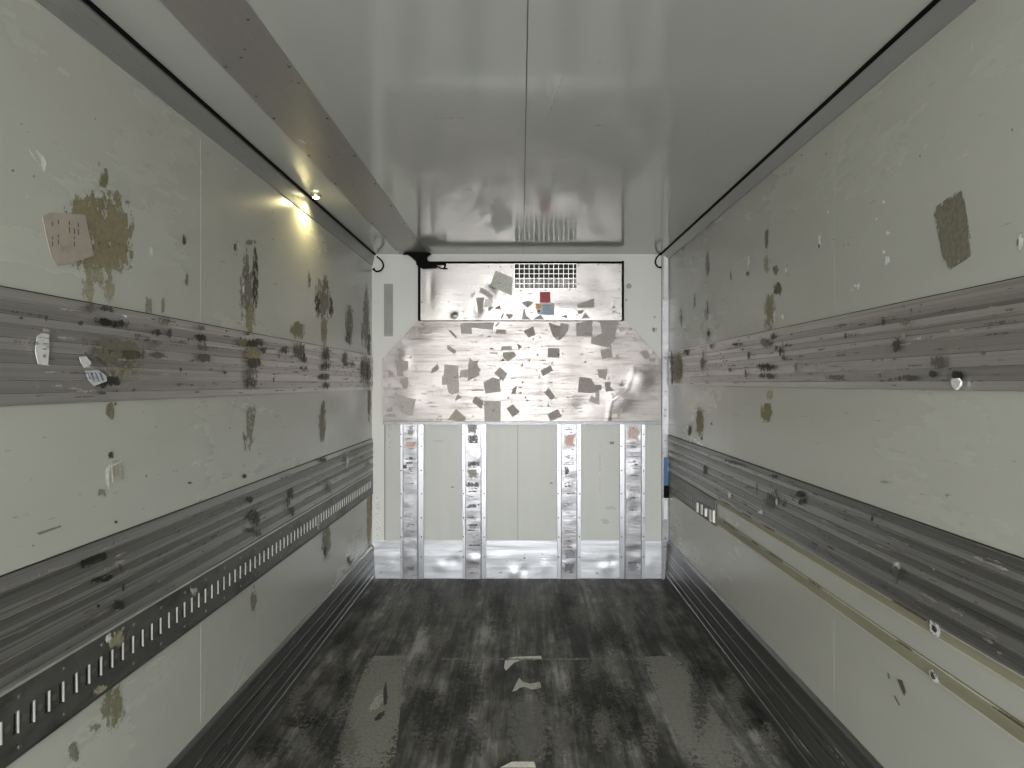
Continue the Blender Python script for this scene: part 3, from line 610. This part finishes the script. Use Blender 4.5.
for pts, col in (
 (Z4((122,318),(205,325),(202,385),(170,390),(172,430),(125,425),(128,385),(118,378)), g2), (Z4((115,545),(185,575),(258,585),(232,702),(175,690),(105,610)), g1),
 (Z4((62,375),(102,405),(98,432),(66,425)), g2), (Z4((145,440),(203,435),(205,500),(180,515),(145,470)), g2), (Z4((55,480),(85,478),(82,512),(58,508)), g4), (Z4((35,690),(115,685),(120,712),(40,710)), g2),
 (Z4((45,660),(90,640),(92,672),(55,680)), g2), (Z4((205,125),(270,95),(280,150),(200,160)), g4),
 (Z4((480,110),(500,108),(545,160),(530,165)), g3), (Z4((480,215),(538,252),(525,275),(470,238)), g2), (Z4((405,340),(418,380),(358,412),(370,375)), g3),
 (Z4((455,345),(550,355),(552,480),(440,490),(435,430),(448,420)), g1), (Z4((470,480),(555,470),(555,540),(500,555),(480,535)), g1), (Z4((565,385),(620,380),(612,440),(560,430)), g1),
 (Z4((620,330),(680,320),(698,420),(615,460)), g2), (Z4((545,550),(575,575),(525,600)), g2), (Z4((535,655),(605,715),(590,745),(475,730)), (124,120,110)), (Z4((565,65),(640,62),(645,135),(570,135)), g1),
 (Z5((-60,60),(170,55),(160,108),(10,90)), g1), (Z5((185,103),(250,105),(252,135),(180,132)), g2), (Z5((198,55),(208,58),(182,86),(176,82)), g3), (Z5((218,222),(292,217),(295,245),(218,250)), g1),
 (Z5((232,262),(310,258),(322,285),(265,328),(228,292)), (126,123,114)), (Z5((0,300),(80,385),(0,455)), g2), (Z5((210,365),(262,410),(232,462),(170,405)), g2),
 (Z5((95,470),(160,435),(208,450),(215,535),(110,548)), g2), (Z5((40,565),(100,600),(82,655),(18,605)), g3), (Z5((100,595),(215,600),(215,760),(105,765)), g1),
 (Z5((330,488),(318,553),(288,552),(298,515)), g3), (Z5((255,650),(300,622),(348,675),(298,712)), g3), (Z5((372,115),(440,84),(458,140),(410,160)), g3),
 (Z5((330,200),(362,222),(340,246)), g3), (Z5((545,55),(600,75),(680,90),(665,140),(625,178),(575,150)), (116,110,106)), (Z5((542,232),(622,235),(620,300),(540,297)), g3),
 (Z5((490,388),(560,352),(576,388),(508,428)), g3), (Z5((515,542),(548,508),(592,570),(565,595)), g3), (Z5((540,690),(610,655),(640,705),(560,740)), g3),
 (Z5((140,230),(165,232),(165,242),(140,240)), g3), (Z5((140,262),(195,266),(195,274),(142,270)), g2), (Z5((15,522),(95,518),(95,528),(20,530)), g2),
 (Z6((108,60),(222,45),(222,152),(112,152)), g2), (Z6((270,45),(410,35),(370,180),(335,232),(210,200),(215,160),(290,130)), g2), (Z6((275,248),(350,235),(362,295),(290,312)), g2),
 (Z6((255,382),(328,378),(315,452),(265,435)), g2), (Z6((132,432),(215,442),(235,485),(285,488),(285,520),(225,545),(120,540)), g3), (Z6((305,470),(350,465),(345,500),(375,528),(315,535)), g3),
 (Z6((240,530),(270,530),(272,610),(270,625),(195,600),(215,560),(245,580)), g1), (Z6((550,260),(600,245),(622,295),(590,315)), g2), (Z6((635,385),(685,380),(690,420),(650,435)), g2),
 (Z6((405,485),(432,468),(440,492),(418,500)), g3), (Z6((610,300),(660,305),(655,335),(615,325)), g2), (Z6((632,570),(668,572),(660,590)), g2), (Z6((350,660),(430,650),(430,690),(360,692)), (142,138,130)),
 (Z6((0,60),(60,70),(50,120),(0,150)), g2), (Z6((400,90),(440,92),(436,120),(410,122)), g4)):
    patch(pt, pts, col, pdep)
for _ in range(200):
    x = R.uniform(388,656); y = R.uniform(326,419)
    if K(0,y).z > top(K(x,0).x)-.03: continue
    w_ = R.uniform(1.5,11); h_ = R.uniform(.5,1.4)
    if R.random() < .3: w_, h_ = R.uniform(1.5,4), R.uniform(1.5,4)
    patch(pt, [(x-w_/2,y-h_/2),(x+w_/2,y-h_/2+R.uniform(-.5,.5)),(x+w_/2,y+h_/2),(x-w_/2,y+h_/2)], R.choice([(150,140,134),(130,122,116),(170,160,154),(96,92,88)]), pdep, .55, False, .002, .8)
pe = empty('deflector_plate', (0, D-.05, (zb_+zt_)/2)); tag(pe, 'wide bright aluminium deflector plate with cut upper corners, covered in grey glue patches', 'metal plate')
pt.build('plate', [SHEET, STAIN], pe, recalc=False)
lip = MB(); lip.prism([(D-.047,zb_-.002),(D-.050,zb_-.002),(D-.056,zb_-.026),(D-.044,zb_-.026),(D-.044,zb_-.002)], 0, xl, xr)
lo_ = lip.build('bottom_lip', FLNG, pe); lo_['label'] = 'bright folded lower lip'
for px, py in ((414,328),(630,329),(618,325),(424,325),(540,338),(512,402),(615,338),(652,333+20)):
    p = K(px,py); screw((p.x, D-pdep(p.x,p.z)-.002, p.z), pe, (math.pi/2,0,0))

# evaporator cover above it
CD = .075
ec = empty('evaporator_cover', K(520,292,CD)); tag(ec, 'flat bright aluminium cooling unit cover with black mesh grille, under the ceiling', 'cooling unit cover')
c = MB(); gx0, gx1, gz0, gz1 = K(514.5,0).x, K(575.5,0).x, K(0,290).z, K(0,265.6).z
cx0, cx1, cz0, cz1 = K(422,0).x, K(620.3,0).x, K(0,321.2).z, K(0,265.3).z
CDN = [(K(px,0).x, K(0,py).z, s1, s2, a) for px, py, s1, s2, a in ((500,292,.05,.08,.008),(492,285,.04,.03,-.006),(440,300,.10,.16,.004),(432,290,.02,.12,-.003),(570,310,.2,.05,.004),(600,285,.1,.1,-.003),(478,310,.03,.06,-.006),(456,317,.02,.02,.012))]
def cdep(x, z):
    e_ = min(x-cx0, cx1-x, z-cz0, cz1-z); return CD+dent(x, z, CDN)*max(0, min(1, e_/.03))
xs2 = sorted(set([cx0+(cx1-cx0)*i/110 for i in range(111)]+[gx0,gx1])); zs2 = sorted(set([cz0+(cz1-cz0)*j/36 for j in range(37)]+[gz0,gz1]))
nx = len(xs2)
for z in zs2:
    for x in xs2: c.v.append((x, D-cdep(x,z), z))
for j in range(len(zs2)-1):
    for i in range(nx-1):
        mx_, mz_ = (xs2[i]+xs2[i+1])/2, (zs2[j]+zs2[j+1])/2
        if gx0 < mx_ < gx1 and gz0 < mz_ < gz1: continue
        q = j*nx+i; c.f.append([q,q+1,q+nx+1,q+nx]); c.m.append(0); c.sm.append(True)
for (xA,zA),(xB,zB) in (((cx0,cz0),(cx1,cz0)),((cx0,cz1),(cx1,cz1)),((cx0,cz0),(cx0,cz1)),((cx1,cz0),(cx1,cz1))):
    c.face([(xA,D-CD,zA),(xB,D-CD,zB),(xB,D-.007,zB),(xA,D-.007,zA)])
def Z1(*p): return [(380+x/10.24, 250+y/10.24) for x,y in p]
def Z2(*p): return [(470+x/10.24, 250+y/10.24) for x,y in p]
def Z3(*p): return [(560+x/8.533, 250+y/8.533) for x,y in p]
for pts, col in ((Z2((268,228),(440,300),(428,480),(205,380)), (152,154,149)), (Z2((65,500),(150,500),(130,660),(90,655)), g2), (Z2((528,550),(600,530),(645,555),(590,605)), (126,126,128)),
  (Z2((552,600),(575,680),(625,722),(530,722)), g1), (Z2((340,655),(352,660),(328,715),(315,710)), g3), (Z2((365,665),(440,665),(440,690),(400,722)), g2), (Z2((700,680),(720,670),(760,722),(640,722)), (128,130,138)),
  (Z3((140,475),(285,420),(285,500),(150,505)), g2), (Z3((140,525),(200,522),(180,550),(150,560)), g3), (Z3((205,540),(250,590),(175,595)), g2), (Z2((260,600),(310,575),(320,620),(270,615)), g3), (Z2((180,600),(250,590),(200,640)), g3),
  (Z2((115,400),(170,420),(240,480),(235,525),(190,500),(150,470),(100,450)), g1), (Z2((930,690),(985,670),(990,710)), g3), (Z3((435,490),(460,485),(455,510),(438,508)), g3), (Z3((438,525),(462,528),(455,545),(440,545)), g3)):
    patch(c, pts, col, cdep)
for pts, col in ((Z2((0,480),(70,420),(60,470),(20,520)), (240,240,240)), (Z2((155,510),(240,500),(235,600),(140,600)), (238,236,236)), (Z1((750,680),(800,670),(800,690),(760,705)), (235,235,235))):
    patch(c, pts, col, cdep, .8, False, .002)
for _ in range(50):
    x = R.uniform(455,615); y = R.uniform(294,320); patch(c, [(x,y),(x+R.uniform(1,7),y+R.uniform(-.4,.4)),(x+R.uniform(1,6),y+1),(x,y+.8)], R.choice([(150,142,136),(120,116,112),(70,68,66)]), cdep, .5, False, .002, .8)
# shallow seams of the cover
for px in (449.5, 488):
    x = K(px,0).x; c.box((x-.0015, D-CD-.0016, cz0+.01), (x+.0015, D-CD-.0004, cz1-.01), 0)
c.build('cover_panel', [SHEETC, STAIN], ec, recalc=False)
gk = MB(); w_ = .022
gk.box((cx0-w_, D-CD-.004, cz0), (cx0, D-.007, cz1+w_)); gk.box((cx1, D-CD-.004, cz0), (cx1+w_*.85, D-.007, cz1+w_)); gk.box((cx0, D-CD-.004, cz1), (cx1, D-.007, cz1+w_*.8))
gk.build('gasket', GASK, ec, .002)
gr = MB(); gr.box((gx0, D-.009, gz0), (gx1, D-.007, gz1), 0)
for a, b, c1_, d_ in ((gx0,gx1,gz0,gz0),(gx0,gx1,gz1,gz1)): gr.box((a, D-CD+.004, c1_-.001), (b, D-.007, c1_+.001), 0)
for x in (gx0, gx1): gr.box((x-.001, D-CD+.004, gz0), (x+.001, D-.007, gz1), 0)
gb = gr.build('air_duct', DARK, ec)
me_ = MB(); 
for k in range(14): 
    x = gx0+(gx1-gx0)*(k+.0)/12.6
    if x < gx1: me_.box((x-.0021, D-CD-.002, gz0), (x+.0021, D-CD+.0022, gz1))
for k in range(6):
    z = gz1-(gz1-gz0)*k/5; me_.box((gx0, D-CD-.004, z-.0021), (gx1, D-CD, z+.0021))
me_.build('grille', mat('grille_wire', (.62,.62,.62), .35, .7), ec)
# cooling fins seen low behind the grille
fi = MB(); n_ = 44
for k in range(n_):
    x = gx0+(gx1-gx0)*(k+.5)/n_; fi.box((x-.0012, D-CD+.02, gz0+.006), (x+.0012, D-.01, gz0+.095))
fi.build('fins', mat('fin_metal', (.55,.53,.53), .4, .5), ec)
for (fn, pts) in ((Z2, ((195,188),(315,188),(428,188),(200,432),(520,430),(767,425),(1012,420))), (Z3, ((152,148),(320,140),(497,138),(152,300),(495,345),(497,550))), (Z1, ((440,545),(715,538)))):
    for q in fn(*pts):
        p = K(*q); screw((p.x, D-cdep(p.x,p.z)-.002, p.z), ec, (math.pi/2,0,0))
def sticker(name, mt, pts, label, cat, dep, off, kx=K):
    m_ = MB(); P_ = [kx(x,y) for x,y in pts]
    front = [(p.x, D-dep-off-.0015, p.z) for p in P_]; back = [(p.x, D-dep-off, p.z) for p in P_]
    m_.face(front); n = len(front)
    for k in range(n): m_.face([front[k],front[(k+1)%n],back[(k+1)%n],back[k]])
    m_.face(back[::-1]); o = m_.build(name, mt)
    return tag(o, label, cat)
def mxd(pts): return max(cdep(K(x,y).x, K(x,y).z) for x,y in pts)
P1 = Z2((713,443),(818,443),(818,552),(713,552)); sticker('red_sticker', RED, P1, 'small square red sticker below the mesh grille', 'sticker', mxd(P1), .001)
P2 = Z2((726,556),(860,556),(858,678),(724,672))
o = sticker('information_label', LBLUE, P2, 'blue grey information label below the red sticker', 'label', mxd(P2), .001)
tx = MB()
for k in range(6):
    a = K(*Z2((745,575+k*17))[0]); b = K(*Z2((745+R.uniform(60,105),582+k*17))[0]); dd = mxd(P2)+.0028
    tx.box((a.x, D-dd-.0004, b.z), (b.x, D-dd, a.z))
tx.build('printed_lines', mat('pale_print', (.20,.24,.32), .6), o)
P3 = Z2((668,560),(726,558),(726,606),(672,606)); o = sticker('warning_label', YEL, P3, 'tiny yellow warning label left of the blue grey label', 'label', mxd(P3), .001)
tx = MB(); a, b = K(*Z2((690,625))[0]), K(*Z2((716,648))[0]); dd = mxd(P3)
P4 = Z2((672,606),(724,606),(722,668),(690,665))
m_ = MB(); m_.face([(K(x,y).x, D-dd-.002, K(x,y).z) for x,y in P4]); m_.box((a.x, D-dd-.0032, b.z), (b.x, D-dd-.002, a.z), 1); m_.build('label_symbol', [mat('pale_symbol_ground', (.5,.5,.52), .5), INK], o)

# torn black rubber piece in the corner over the cover
rb = MB(); outline = Z1((255,62),(300,48),(520,52),(545,66),(490,92),(500,125),(545,158),(590,168),(600,205),(455,212),(395,175),(390,140),(340,95),(300,68),(262,72))
P_ = [K(x,y) for x,y in outline]; y0_, y1_ = D-CD-.035, D-CD-.006
rb.prism([(p.x,min(p.z,ZC-.001)) for p in P_], 1, y0_, y1_)
def q3(*p): return [K(x,y,CD+.018) for x,y in Z1(*p)]
rb.tube(q3((520,170),(580,180),(640,208),(705,212)), .0045, 8); rb.tube(q3((680,165),(678,190),(668,208)), .007, 8); rb.tube(q3((540,165),(620,168),(690,166)), .006, 8)
rb.tube(q3((400,110),(450,140),(520,185)), .018, 8); rb.tube(q3((330,70),(420,95),(500,100)), .014, 8)
tag(rb.build('rubber_flap', BLACK), 'torn black rubber flap in the upper left corner of the cooling unit cover', 'rubber flap')

# four vertical air duct rails
def duct(xl_, xc0, xc1, xr_, seedn, label):
    R.seed(seedn)
    e = empty('duct_rail', (K((xl_+xr_)/2,0).x, D-.02, 0)); tag(e, label, 'duct rail', 'vertical riveted rails on the front wall')
    zt2, zb2 = K(0,423.2).z, .004
    x0, x1, xc0, xc1 = K(xl_,0).x, K(xr_,0).x, K(xc0,0).x, K(xc1,0).x
    for a, b, cc in ((x0, xc0, xc0), (xc1, x1, xc1)):
        m_ = MB(); m_.box((a, D-.032, zb2), (b, D-.024, zt2)); 
        if a == x0: m_.box((a, D-.026, zb2), (a+.006, D-.022, zt2)); m_.box((b-.009, D-.034, zb2),(b-.003, D-.030, zt2), 1)
        else: m_.box((b-.006, D-.026, zb2), (b, D-.022, zt2)); m_.box((a+.003, D-.034, zb2),(a+.010, D-.030, zt2), 1)
        m_.build('side_flange', [FLNG, mat('groove_shadow_strip', (.10,.10,.11), .5)], e, .001)  # dark strip beside the centre sheet paints in a groove shadow
    m_ = MB(); nz = 60; X_ = [xc0+(xc1-xc0)*i/6 for i in range(7)]
    DN = [(R.uniform(xc0,xc1), R.uniform(.05,zt2), .05, .03, R.uniform(-.004,.004)) for _ in range(26)]
    cd_ = lambda x, z: .040+dent(x,z,DN)
    for j in range(nz+1):
        z = zb2+(zt2-zb2)*j/nz
        for x in X_: m_.v.append((x, D-cd_(x,z), z))
    for j in range(nz):
        for i in range(6): q = j*7+i; m_.f.append([q,q+1,q+8,q+7]); m_.m.append(0); m_.sm.append(True)
    for i_ in (0, 6):
        for j in range(nz):
            a, b = m_.v[j*7+i_], m_.v[(j+1)*7+i_]; m_.face([a, b, (b[0],D-.026,b[2]), (a[0],D-.026,a[2])])
    return e, m_, cd_, (x0,x1,xc0,xc1,zt2)
SP = [(401,404.5,417.8,424.2,21,'riveted vertical rail at the far left of the front wall, its centre nearly clean'),
      (462.7,466.8,480.6,486.2,22,'second riveted vertical rail from the left, with dark bands and a glue patch'),
      (557,561.7,575.8,580.6,23,'third riveted vertical rail from the left, with a small dark smudge near the top'),
      (619.3,625,639.7,644.5,24,'riveted vertical rail nearest the right corner post of the front wall')]
for k, a in enumerate(SP):
    e, m_, cd_, (x0,x1,xc0,xc1,zt2) = duct(*a)
    cxp = (a[1]+a[2])/2; hw = (a[2]-a[1])/2-.6
    for _ in range((36,56,60,34)[k]):
        y = R.uniform(425,572) if k in (1,2) else 424+abs(R.gauss(0,45))
        if y > 573: continue
        w_ = R.uniform(2,2*hw); x = cxp+R.uniform(-1,1)*(hw-w_/2); h_ = R.uniform(.6,1.6)
        patch(m_, [(x-w_/2,y),(x+w_/2,y+R.uniform(-.6,.6)),(x+w_/2,y+h_),(x-w_/2,y+h_)], R.choice([(84,84,88),(120,114,112),(60,60,64),(150,130,122)]), cd_, .6, False, .0025, .8)
    ex = {0: [((406,466,4,4),(50,50,54)),((411,432,6,6),(120,112,106)),((411,567,8,4),(90,92,98)),((411,444,12,6),(182,150,136))],
          1: [((473,473,11,9),(120,118,104)),((473,428,10,10),(120,120,124)),((473,438,10,8),(80,80,84)),((473,484,13,5),(80,80,84)),((474,463,12,5),(74,74,80)),((474,505,13,4),(84,84,88)),((474,524,12,2),(80,80,84)),((475,544,13,1.5),(60,60,64))],
          2: [((566.5,470,5,8),(74,76,82)),((569,440,11,12),(186,152,140)),((570,553,11,8),(110,116,126)),((569,566,10,9),(90,92,98))],
          3: [((632,565,11,9),(100,104,112)),((632,432,12,16),(176,158,148)),((633,561,12,1.5),(80,80,84))]}[k]
    for (x,y,w_,h_), col in ex: patch(m_, [(x-w_/2,y-h_/2),(x+w_/2,y-h_/2),(x+w_/2,y+h_/2),(x-w_/2,y+h_/2)], col, cd_, .85, False, .003, .8)
    m_.build('centre_sheet', [SHEETR, STAIN], e, recalc=False)
    ys = (434,446,470,493,517,536,556)
    for y in ys:
        for xx in ((x0+xc0)/2-.008, (x1+xc1)/2+.008): screw((xx, D-.034, K(0,y).z), e, (math.pi/2,0,0))
    screw(((xc0+xc1)/2, D-.046, K(0,428).z), e, (math.pi/2,0,0))

# corner post at the right
cp = empty('corner_post', (K(666,0).x, D-.03, 0)); tag(cp, 'tall narrow aluminium corner post at the right edge of the front wall', 'post')
m_ = MB(); X = lambda px: K(px,0).x
m_.box((X(661.2), D-.045, .0), (X(662.4), D-.007, ZC-.01)); m_.box((X(662.4), D-.02, 0), (X(668), D-.007, ZC-.01)); m_.box((X(668), D-.05, 0), (XR-.001, D-.007, ZC-.01))
for _ in range(40):
    y = R.uniform(300,570); m_.stain([(X(663)+a, D-.0215, K(0,y).z+b) for a,b in ((0,0),(.03,0),(.03,.02),(0,.02))], R.choice([(120,122,124),(90,90,92),(210,212,214)]), .5, .7)
m_.build('post_profile', [ALU if False else SHEETR, STAIN], cp, .001)
def pbox(px0, py0, px1, py1, d0, d1, name, mt, lb):
    b = MB(); p, q = K(px0,py1), K(px1,py0); b.box((p.x, D-d1, p.z), (q.x, D-d0, q.z)); o = b.build(name, mt, cp, .0015); o['label'] = lb; return o
pbox(663, 254, 666.8, 299.5, .02, .04, 'cover_strip', WHITE, 'white plastic strip at the top of the post')
pbox(662.8, 457, 666.9, 485, .02, .032, 'tape', BLUE, 'blue tape wrapped on the post')
pbox(662.6, 485, 667.6, 497, .02, .05, 'clip', BLACK, 'black clip under the blue tape')
pbox(659, 251.2, 672, 254.4, .02, .06, 'top_cap', BLACK, 'black cap at the ceiling')
pbox(663, 500, 666.6, 518, .02, .026, 'white_patch', WHITE, 'white patch below the clip')
pbox(670, 538, 672, 544, .045, .06, 'rubber_stop', BLACK, 'small black rubber stop')
p = K(629,286)
b = disc(.022,.019,0,.006,(0,0)); disc(.019,.013,.006,.006,(0,0),o=b); disc(.013,.001,.004,.004,(0,0),o=b); 
bo = b.build('round_plug', mat('grey_plug', (.33,.34,.33), .4)); bo.location = (p.x, D, p.z); bo.rotation_euler = (math.pi/2,0,0)
tag(bo, 'small round grey plug on the front wall right of the cooling unit cover', 'plug')

# ---------------------------------------------------------------- labels and torn stickers on the side walls
def wall_sheet(name, fn, pts, mt, label, cat, sg, off=.002, th=.0012, lines=(), mt2=None, part='printed_marks'):
    m_ = MB(); a = [fn(x,y,off+th) for x,y in pts]; b = [fn(x,y,off) for x,y in pts]; n = len(a)
    m_.face(a); m_.face(b[::-1])
    for k in range(n): m_.face([a[k],a[(k+1)%n],b[(k+1)%n],b[k]])
    o = m_.build(name, mt); tag(o, label, cat)
    if lines:
        q = MB()
        for ln in lines: q.face([fn(x,y,off+th+.0006) for x,y in ln])
        q.build(part, mt2, o)
    return o
def bl(x, y, w_, h_, r_=0):
    c_, s_ = math.cos(math.radians(r_)), math.sin(math.radians(r_)); return [(x+a*w_/2*c_-b*h_/2*s_, y+a*w_/2*s_+b*h_/2*c_) for a,b in ((-1,-1),(1,-1),(1,1),(-1,1))]
wall_sheet('paper_label', L, [(41,216),(50,212),(84,215),(93,256),(72,262),(56,266),(50,256),(46,240)], PINKP,
    'stained pinkish paper label over the brown stain on the left wall', 'label', 1, lines=[bl(51+dx,y0+dy,1.1,ln,-4) for dx,y0 in ((0,224),(6,222),(17,223),(22,224),(26,225)) for dy,ln in ((0,4),(7,6),(14,3),(20,5)) if (dx+dy) % 3 != 1], mt2=INK)
wall_sheet('torn_sticker', L, [(30,336),(35,333),(42,334),(42,352),(41,364),(43,366),(31,364),(28,352)], PAPER,
    'torn white sticker near the left end of the upper left rub rail', 'sticker', 1, off=.0172, lines=[bl(37,356,3,3),bl(37.5,349,4,1.4),bl(38,344,4,1.2)], mt2=mat('grey_print', (.28,.28,.27), .6))
wall_sheet('striped_sticker', L, [(79,371),(92,370),(100,376),(101,381),(88,386),(82,380)], mat('pale_paper', (.62,.64,.67), .5),
    'white sticker with blue lines low on the upper left rub rail', 'sticker', 1, off=.0172, lines=[bl(95,376.5,1.4,9,-22),bl(90.5,377,1.0,10,-22),bl(86,377,1.2,9,-22),bl(82.5,376,.7,5,-22)], mt2=INKB)
wall_sheet('white_scrap', L, [(73,357),(79,356),(85,362),(83,366),(78,368),(74,362)], PAPER, 'small white paper scrap just above the blue lined sticker', 'scrap', 1, off=.0172)
wall_sheet('white_scrap', Rt, [(959,379),(966,378),(969,382),(968,386),(964,390),(960,386)], PAPER, 'small crumpled white scrap on the upper right rub rail', 'scrap', -1, off=.0175, th=.006)
wall_sheet('pale_sticker', L, [(110,462),(120,461),(121,480),(112,482)], mat('faded_paper', (.46,.45,.38), .6), 'faded pale sticker on the left wall between the two rub rails', 'sticker', 1, lines=[bl(113,471,.8,12),bl(116.5,470,.8,12)], mt2=mat('faint_print', (.33,.3,.26), .6))
